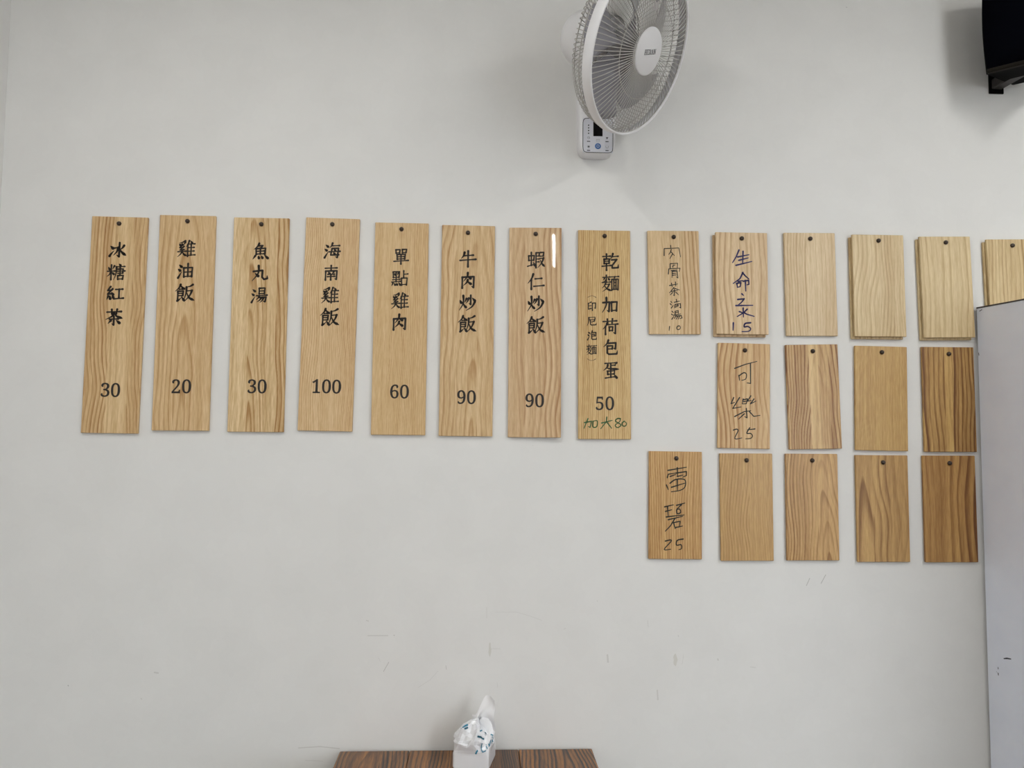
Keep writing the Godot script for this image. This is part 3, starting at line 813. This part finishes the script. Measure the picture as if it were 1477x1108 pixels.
# ---------------------------------------------------------------- table
func table() -> void:
	var o := thing("wooden_table", "dark-stained wooden table against the wall under the menu boards", "table")
	o.position = Vector3(-0.02, 0, 0.33)
	var cuts := [-0.3700, -0.1784, -0.0084, 0.1218, 0.3275]
	var looks := [[7.0, 3.6, -0.06, 0.95, 0.6, 0.9, 301], [-6.0, 3.0, 0.03, 1.0, 0.5, 0.85, 311], [24.0, 2.0, 0.02, 0.5, 0.3, 1.1, 321], [11.0, 3.0, -0.06, 0.9, 0.6, 0.9, 331]]
	for k in 4:
		var w: float = cuts[k + 1] - cuts[k] - 0.001
		var look: Array = ["table"] + looks[k] + ["9a6428", "2c1707"]
		if k == 2:
			look[8] = "744a20"
		var m := wood(look, 0.62, w, 170)
		m.roughness = 0.4
		m.clearcoat_enabled = true
		m.clearcoat = 0.3
		m.clearcoat_roughness = 0.2
		var b := part("plank", box(Vector3(w, 0.62, 0.03), 0.002, true), m, o)
		b.transform = Transform3D(Basis(Vector3.RIGHT, -PI / 2), Vector3((cuts[k] + cuts[k + 1]) / 2.0 + 0.02, 0.75 - 0.015, -0.01))
	var dark := mat("4a2c12", 0.5)
	part("apron", box(Vector3(0.6, 0.07, 0.02), 0.002), dark, o, Transform3D(Basis(), Vector3(0, 0.685, 0.26)))
	part("apron", box(Vector3(0.6, 0.07, 0.02), 0.002), dark, o, Transform3D(Basis(), Vector3(0, 0.685, -0.27)))
	for sx in [-1, 1]:
		for sz in [-1, 1]:
			part("leg", box(Vector3(0.05, 0.72, 0.05), 0.003), dark, o, Transform3D(Basis(), Vector3(sx * 0.3, 0.36, sz * 0.265 - 0.005)))

# ---------------------------------------------------------------- tissue pack
var crumple: FastNoiseLite

func film(a: float, y: float) -> Vector3:
	# a: turn round the pack (degrees, 0 is the front, 90 its right side), y: height
	var g := deg_to_rad(a)
	var keys := [[0.0, 0.97], [0.004, 1.0], [0.036, 1.0], [0.042, 1.0], [0.06, 1.0], [0.074, 0.95], [0.088, 0.76], [0.098, 0.55], [0.106, 0.3], [0.108, 0.0]]
	var s := 0.0
	for k in keys.size() - 1:
		if y >= keys[k][0] and y <= keys[k + 1][0]:
			s = lerpf(keys[k][1], keys[k + 1][1], (y - keys[k][0]) / (keys[k + 1][0] - keys[k][0]))
	var soft := smoothstep(0.034, 0.062, y)
	a = fposmod(a + 45.0, 360.0)
	var side := int(a / 90.0)
	var e := (a - side * 90.0) / 45.0 - 1.0
	var flat: Vector2 = [Vector2(e, 1), Vector2(1, -e), Vector2(-e, -1), Vector2(-1, e)][side]
	var ring := Vector2(sin(g), cos(g)) * 1.16
	var way := flat.lerp(ring, soft * 0.8)
	var dx := way.x
	var dz := way.y
	var n := crumple.get_noise_3d(dx * 15.0, y * 330.0, dz * 15.0)
	var n2 := crumple.get_noise_3d(dx * 40.0 + 90.0, y * 620.0, dz * 40.0)
	var bump := ((n - 0.05) * 0.012 + n2 * 0.004) * smoothstep(0.04, 0.07, y)
	var p := Vector3(dx * 0.048 * s, y, dz * 0.051 * s)
	p += Vector3(dx, 0.35, dz).normalized() * bump
	p.x += 0.012 * smoothstep(0.05, 0.11, y)
	p.y += n * 0.012 * soft
	return p

func tissue_pack() -> void:
	crumple = FastNoiseLite.new()
	crumple.seed = 19
	crumple.frequency = 0.03
	crumple.noise_type = FastNoiseLite.TYPE_SIMPLEX
	crumple.fractal_type = FastNoiseLite.FRACTAL_RIDGED
	crumple.fractal_octaves = 2
	var o := thing("tissue_pack", "opened white and blue plastic pack of paper tissues on the table", "tissue pack")
	o.transform = Transform3D(Basis(Vector3.UP, deg_to_rad(-12.0)), Vector3(0.0, 0.7503, 0.09))
	var heights := [0.0, 0.004, 0.018, 0.036, 0.04, 0.046, 0.053, 0.06, 0.067, 0.074, 0.081, 0.088, 0.094, 0.1, 0.105, 0.108]
	var st := start()
	var n := 44
	for k in heights.size() - 1:
		for i in n:
			var a := 360.0 * i / n
			var b := 360.0 * (i + 1) / n
			var w := [film(a, heights[k]), film(b, heights[k]), film(b, heights[k + 1]), film(a, heights[k + 1])]
			quad(st, w[0], w[1], w[2], w[3], (w[0] + w[2]) / 2.0 - Vector3(0, 0.045, 0))
	for i in n:
		tri(st, Vector3(0, 0, 0), film(360.0 * i / n, 0), film(360.0 * (i + 1) / n, 0), Vector3.DOWN)
	var plastic := mat("e9eaee", 0.32)
	plastic.clearcoat_enabled = true
	plastic.clearcoat = 0.6
	plastic.clearcoat_roughness = 0.12
	var wrap := part("wrapper", done(st), plastic, o)
	# print on the film: paths over (turn, height)
	var blue := mat("2d7f9d", 0.4)
	var deep := mat("2a6276", 0.4)
	var words := [
		[[29, 0.072], [31, 0.047], [40, 0.05]], [[43, 0.064], [44, 0.053]], [[42.5, 0.069], [43, 0.07]],
		[[48, 0.067], [53, 0.056], [57, 0.071]], [[62, 0.07], [63, 0.06]], [[61, 0.0755], [63.5, 0.077]],
		[[69, 0.064], [70, 0.073], [75, 0.074], [76, 0.066]]]
	for path in words:
		print_path(path, 0.0024, blue, wrap, "printed_letter")
	var marks := [[[14, 0.042], [20, 0.058], 0.004], [[14, 0.0815], [36, 0.0845], 0.0045], [[18, 0.093], [30, 0.098], 0.003], [[50, 0.09], [51, 0.0945], 0.0075], [[-42, 0.0905], [-30, 0.0975], 0.005], [[-30, 0.09], [-26, 0.094], 0.005], [[-52, 0.089], [-44, 0.0885], 0.003], [[-78, 0.064], [-74, 0.07], 0.006], [[62, 0.083], [66, 0.079], 0.003]]
	for k in marks.size():
		print_path([marks[k][0], marks[k][1]], marks[k][2], deep if k % 2 else blue, wrap, "printed_mark")
	# the tissue pulled out of the top
	st = start(true)
	var rows := []
	for j in 15:
		var v := j / 14.0
		var row := []
		for i in 13:
			var u := i / 12.0
			var left := lerpf(-0.024, -0.006, v) + 0.002 * sin(v * 11.0)
			var right := 0.053 + 0.0015 * sin(v * 10.0)
			var topline := lerpf(0.122, 0.172, smoothstep(0.12, 0.62, u)) - 0.006 * smoothstep(0.8, 1.0, u)
			var x := lerpf(left, right, u)
			var y := lerpf(0.08, topline, v)
			var z := -0.006 + 0.007 * sin(u * 6.0 + 0.4) + 0.012 * v * v * (u - 0.4) + 0.003 * sin(v * 8.0 + u * 5.0)
			row.append(Vector3(x, y, z))
		rows.append(row)
	for j in 14:
		for i in 12:
			quad(st, rows[j][i], rows[j][i + 1], rows[j + 1][i + 1], rows[j + 1][i], Vector3.BACK)
	var paper := mat("f1f0f2", 0.9)
	paper.backlight_enabled = true
	paper.backlight = Color(0.5, 0.5, 0.5)
	paper.cull_mode = BaseMaterial3D.CULL_DISABLED
	part("tissue", done(st), paper, o)

func print_path(path: Array, width: float, m: Material, parent: Node, called: String) -> void:
	var st := start()
	var p := []
	for q in path:
		p.append(Vector2(q[0], q[1]))
	p = along(p, 5)
	for k in p.size() - 1:
		var a := film(p[k].x, p[k].y)
		var b := film(p[k + 1].x, p[k + 1].y)
		var out := Vector3(a.x - 0.006, 0.012, a.z).normalized()
		var d := (b - a).normalized()
		var side := out.cross(d).normalized() * width / 2.0
		a += out * 0.0016 - d * width * 0.2
		b += out * 0.0016 + d * width * 0.2
		quad(st, a - side, a + side, b + side, b - side, out)
	part(called, done(st), m, parent)

# ---------------------------------------------------------------- lamps
func tube_lamp(x: float, z: float, label: String, energy: float) -> void:
	var top := 3.3
	var o := thing("tube_lamp", label, "lamp", "ceiling tube lamps")
	o.position = Vector3(x, top, z)
	part("housing", box(Vector3(0.07, 0.045, 1.24), 0.004), mat("e6e6e4", 0.5), o, Transform3D(Basis(), Vector3(0, -0.0226, 0)))
	var glow := mat("ffffff", 0.4)
	glow.emission_enabled = true
	glow.emission = Color(0.985, 0.985, 0.97)
	glow.emission_energy_multiplier = 6.0
	var st := start(true)
	add_lathe(st, [Vector2(0.0, -0.6), Vector2(0.009, -0.6), Vector2(0.009, 0.6), Vector2(0.0, 0.6)], 16)
	part("glowing_tube", done(st), glow, o, Transform3D(Basis(), Vector3(0, -0.062, 0)))
	for s in [-1, 1]:
		part("end_cap", box(Vector3(0.034, 0.036, 0.02), 0.002), mat("d8d8d6", 0.5), o, Transform3D(Basis(), Vector3(0, -0.062, s * 0.61)))
	var l := AreaLight3D.new()
	l.area_size = Vector2(0.018, 1.2)
	l.area_normalize_energy = true
	l.light_energy = energy
	l.light_color = Color(0.985, 0.985, 0.97)
	l.shadow_enabled = true
	l.position = Vector3(0, -0.073, 0)
	l.rotation.x = -PI / 2
	l.area_range = 14.0
	o.add_child(l)

# ---------------------------------------------------------------- scene
func _ready() -> void:
	var cam := Camera3D.new()
	cam.name = "camera"
	cam.fov = 53.13
	cam.near = 0.05
	cam.far = 60.0
	cam.position = Vector3(0, EYE, 2.2)
	cam.rotation_degrees = Vector3(3.64, -2.519, 0.4297)
	add_child(cam)
	cam.current = true

	var env := Environment.new()
	env.background_mode = Environment.BG_COLOR
	env.background_color = Color(0.92, 0.96, 1.0)      # overcast daylight outside the shop window
	env.background_energy_multiplier = 3.5
	env.tonemap_mode = Environment.TONE_MAPPER_LINEAR
	env.tonemap_exposure = 3.25
	env.sdfgi_enabled = true
	env.ssao_enabled = true
	env.ssil_enabled = true
	var we := WorldEnvironment.new()
	we.name = "environment"
	we.environment = env
	add_child(we)

	tube_lamp(-0.55, 1.7, "white ceiling tube lamp in front of the wall, left of the fan", 0.5)
	tube_lamp(1.9, 1.7, "white ceiling tube lamp in front of the wall, right of the fan", 0.62)
	tube_lamp(0.2, 4.45, "white ceiling tube lamp behind the camera, mirrored in a glossy board", 0.7)
	tube_lamp(2.95, 4.45, "white ceiling tube lamp behind the camera, to the right", 1.75)
	tube_lamp(4.1, 5.6, "white ceiling tube lamp in the far corner by the shop window", 1.75)

	# the room
	var noise := FastNoiseLite.new()
	noise.seed = 3
	noise.frequency = 0.008
	noise.fractal_octaves = 5
	var ramp := Gradient.new()
	ramp.set_color(0, Color("dedddb"))
	ramp.set_color(1, Color("e3e2e0"))
	var tex := NoiseTexture2D.new()
	tex.noise = noise
	tex.color_ramp = ramp
	tex.width = 1024
	tex.height = 1024
	tex.seamless = true
	var paint := StandardMaterial3D.new()
	paint.albedo_texture = tex
	paint.uv1_triplanar = true
	paint.uv1_world_triplanar = true
	paint.uv1_scale = Vector3(0.6, 0.6, 0.6)
	paint.roughness = 0.7
	var wall := struct("wall_back", box(Vector3(6.7, 3.3, 0.1), 0.0005), paint, Vector3(1.9, 1.65, -0.05))
	struct("wall_left", box(Vector3(0.1, 3.3, 7.0), 0.0005), paint, Vector3(-1.405, 1.65, 3.5))
	struct("wall_right", box(Vector3(0.1, 3.3, 7.0), 0.0005), paint, Vector3(5.2, 1.65, 3.5))
	# shop front behind the camera: a wide glazed opening to the right of a solid wall
	var st_wall := start()
	add_box(st_wall, Vector3(4.55, 3.3, 0.1), 0.0005, Vector3(-1.075, 0, 0))
	add_box(st_wall, Vector3(2.0, 0.8, 0.1), 0.0005, Vector3(2.2, 1.25, 0))
	add_box(st_wall, Vector3(2.0, 0.3, 0.1), 0.0005, Vector3(2.2, -1.5, 0))
	add_box(st_wall, Vector3(0.15, 3.3, 0.1), 0.0005, Vector3(3.275, 0, 0))
	struct("wall_front", done(st_wall), paint, Vector3(1.9, 1.65, 7.05))
	var window := struct("window_1", box(Vector3(2.0, 0.05, 0.06), 0.002), mat("6d6e70", 0.4, 0.5), Vector3(4.1, 0.325, 7.05))
	var bar := mat("6d6e70", 0.4, 0.5)
	part("frame_bar", box(Vector3(2.0, 0.05, 0.06), 0.002), bar, window, Transform3D(Basis(), Vector3(0, 2.15, 0)))
	for k in 4:
		part("frame_bar", box(Vector3(0.05, 2.1, 0.06), 0.002), bar, window, Transform3D(Basis(), Vector3(-0.975 + 0.65 * k, 1.075, 0)))
	var glass := StandardMaterial3D.new()
	glass.albedo_color = Color(0.95, 0.98, 0.97, 0.06)
	glass.transparency = BaseMaterial3D.TRANSPARENCY_ALPHA
	glass.roughness = 0.0
	for k in 3:
		part("pane", box(Vector3(0.6, 2.1, 0.006), 0.001), glass, window, Transform3D(Basis(), Vector3(-0.65 + 0.65 * k, 1.075, 0)))
	struct("pavement", box(Vector3(30.0, 0.1, 14.0), 0.001), mat("8d8b87", 0.9), Vector3(3.0, -0.15, 14.2))
	struct("ceiling", box(Vector3(6.7, 0.1, 7.2), 0.0005), mat("dedddb", 0.8), Vector3(1.9, 3.35, 3.5))
	struct("floor", box(Vector3(6.7, 0.1, 7.2), 0.0005), mat("77726a", 0.5), Vector3(1.9, -0.05, 3.5))

	# scuffs and scratches on the plaster: paths in metres from the camera's foot line, y from eye height
	var grey := mat("b5b3b0", 0.8)
	var faint := mat("d0cecb", 0.8)
	var stain := mat("d2d0ca", 0.8)
	for s in SCUFFS:
		var st := start()
		var p := []
		var w := []
		for k in range(2, s.size(), 2):
			p.append(Vector2(s[k], s[k + 1] + EYE))
			w.append(s[1] / 1000.0)
		if s[0] == 2:
			var mid: Vector2 = (p[0] + p[-1]) / 2.0
			var rim := []
			for k in 14:
				var a := TAU * k / 14
				var r: float = s[1] / 2000.0 * (0.8 + 0.35 * sin(a * 3.0 + s[1]) * cos(a * 2.0))
				rim.append(mid + Vector2(cos(a) * r, sin(a) * (r + absf(p[0].y - p[-1].y) / 2.0)))
			for k in 14:
				var e: Vector2 = rim[k]
				var f: Vector2 = rim[(k + 1) % 14]
				tri(st, Vector3(mid.x, mid.y, 0), Vector3(e.x, e.y, 0), Vector3(f.x, f.y, 0), Vector3.BACK)
		else:
			add_stroke(st, p, w, false)
		part("scuff", done(st), [grey, faint, stain][s[0]], wall, Transform3D(Basis(), -wall.position + Vector3(0, 0, 0.0004)))

	ink = mat("1b1311", 0.45)
	nail_metal = mat("4a413c", 0.28, 0.7)
	nail_mesh = lathe([Vector2(0.0064, 0.0), Vector2(0.0064, 0.002), Vector2(0.0055, 0.0045), Vector2(0.003, 0.0064), Vector2(0.0, 0.007)], 18)

	partition()
	table()
	for key in BOARDS:
		menu_board(key)
	for key in BEHIND:
		board_behind(key)
	wall_fan()
	loudspeaker()
	tissue_pack()

# [tone, width in mm, path ...]
const SCUFFS := [
	[1, 0.9, 0.0557, -0.5042, 0.1143, -0.5043, 0.1477, -0.5140, 0.1870, -0.5276],
	[0, 1.1, -0.3018, -0.5679, -0.2441, -0.5681],
	[0, 2, -0.2287, -0.5663, -0.2268, -0.5682],
	[0, 1.3, -0.2409, -0.6403, -0.2558, -0.6667],
	[1, 0.8, -0.2699, -0.6288, -0.2640, -0.6402],
	[1, 0.9, -0.1590, -0.7108, -0.1265, -0.6902, -0.1037, -0.6657],
	[0, 1, -0.0827, -0.6506, -0.0806, -0.6620],
	[2, 9, 0.0350, -0.5903, 0.0429, -0.6056, 0.0450, -0.6228],
	[1, 1.2, 0.0429, -0.6056, 0.0702, -0.6057],
	[1, 1, 0.0302, -0.4907, 0.0305, -0.5214],
	[2, 14, 0.5660, -0.6274, 0.5639, -0.6505],
	[1, 1, 0.5899, -0.6236, 0.5857, -0.6506],
	[1, 5, 0.3721, -0.6225, 0.3741, -0.6456],
	[1, 4, 0.6874, -0.6357, 0.6894, -0.6415],
	[1, 4, 0.5140, -0.7212, 0.5158, -0.7499],
	[1, 1, 0.0613, -0.6990, 0.0633, -0.7123],
	[0, 1.8, 0.9582, -0.4105, 0.9477, -0.4321],
	[0, 1.8, 1.0052, -0.4007, 0.9904, -0.4263],
	[0, 2.2, -1.1124, -0.6968, -1.1104, -0.7005],
	[1, 2, -0.9159, -0.7334, -0.9120, -0.7372],
	[1, 4, -0.8829, -0.6648, -0.8698, -0.6667],
	[0, 1.5, 1.0990, 1.2937, 1.1032, 1.2916],
	[1, 1.6, 0.7811, -0.6594, 0.7971, -0.6614],
	[1, 1.5, 0.2480, -0.5528, 0.2539, -0.5490],
	[1, 1.6, 0.3425, -0.4721, 0.3444, -0.4759],
	[1, 3, -0.4856, -0.8710, -0.4252, -0.8679, -0.3719, -0.8740],
	[1, 1.2, -0.4659, -0.9046, -0.4167, -0.9070],
	[1, 1.3, 0.4871, -0.5286, 0.4890, -0.5479],
	[1, 2, 0.5743, -0.5695, 0.5763, -0.5753],
	[1, 3, -0.3065, -0.5261, -0.2987, -0.5280],
	[1, 1.4, 0.1567, -0.0342, 0.1587, -0.0362],
]
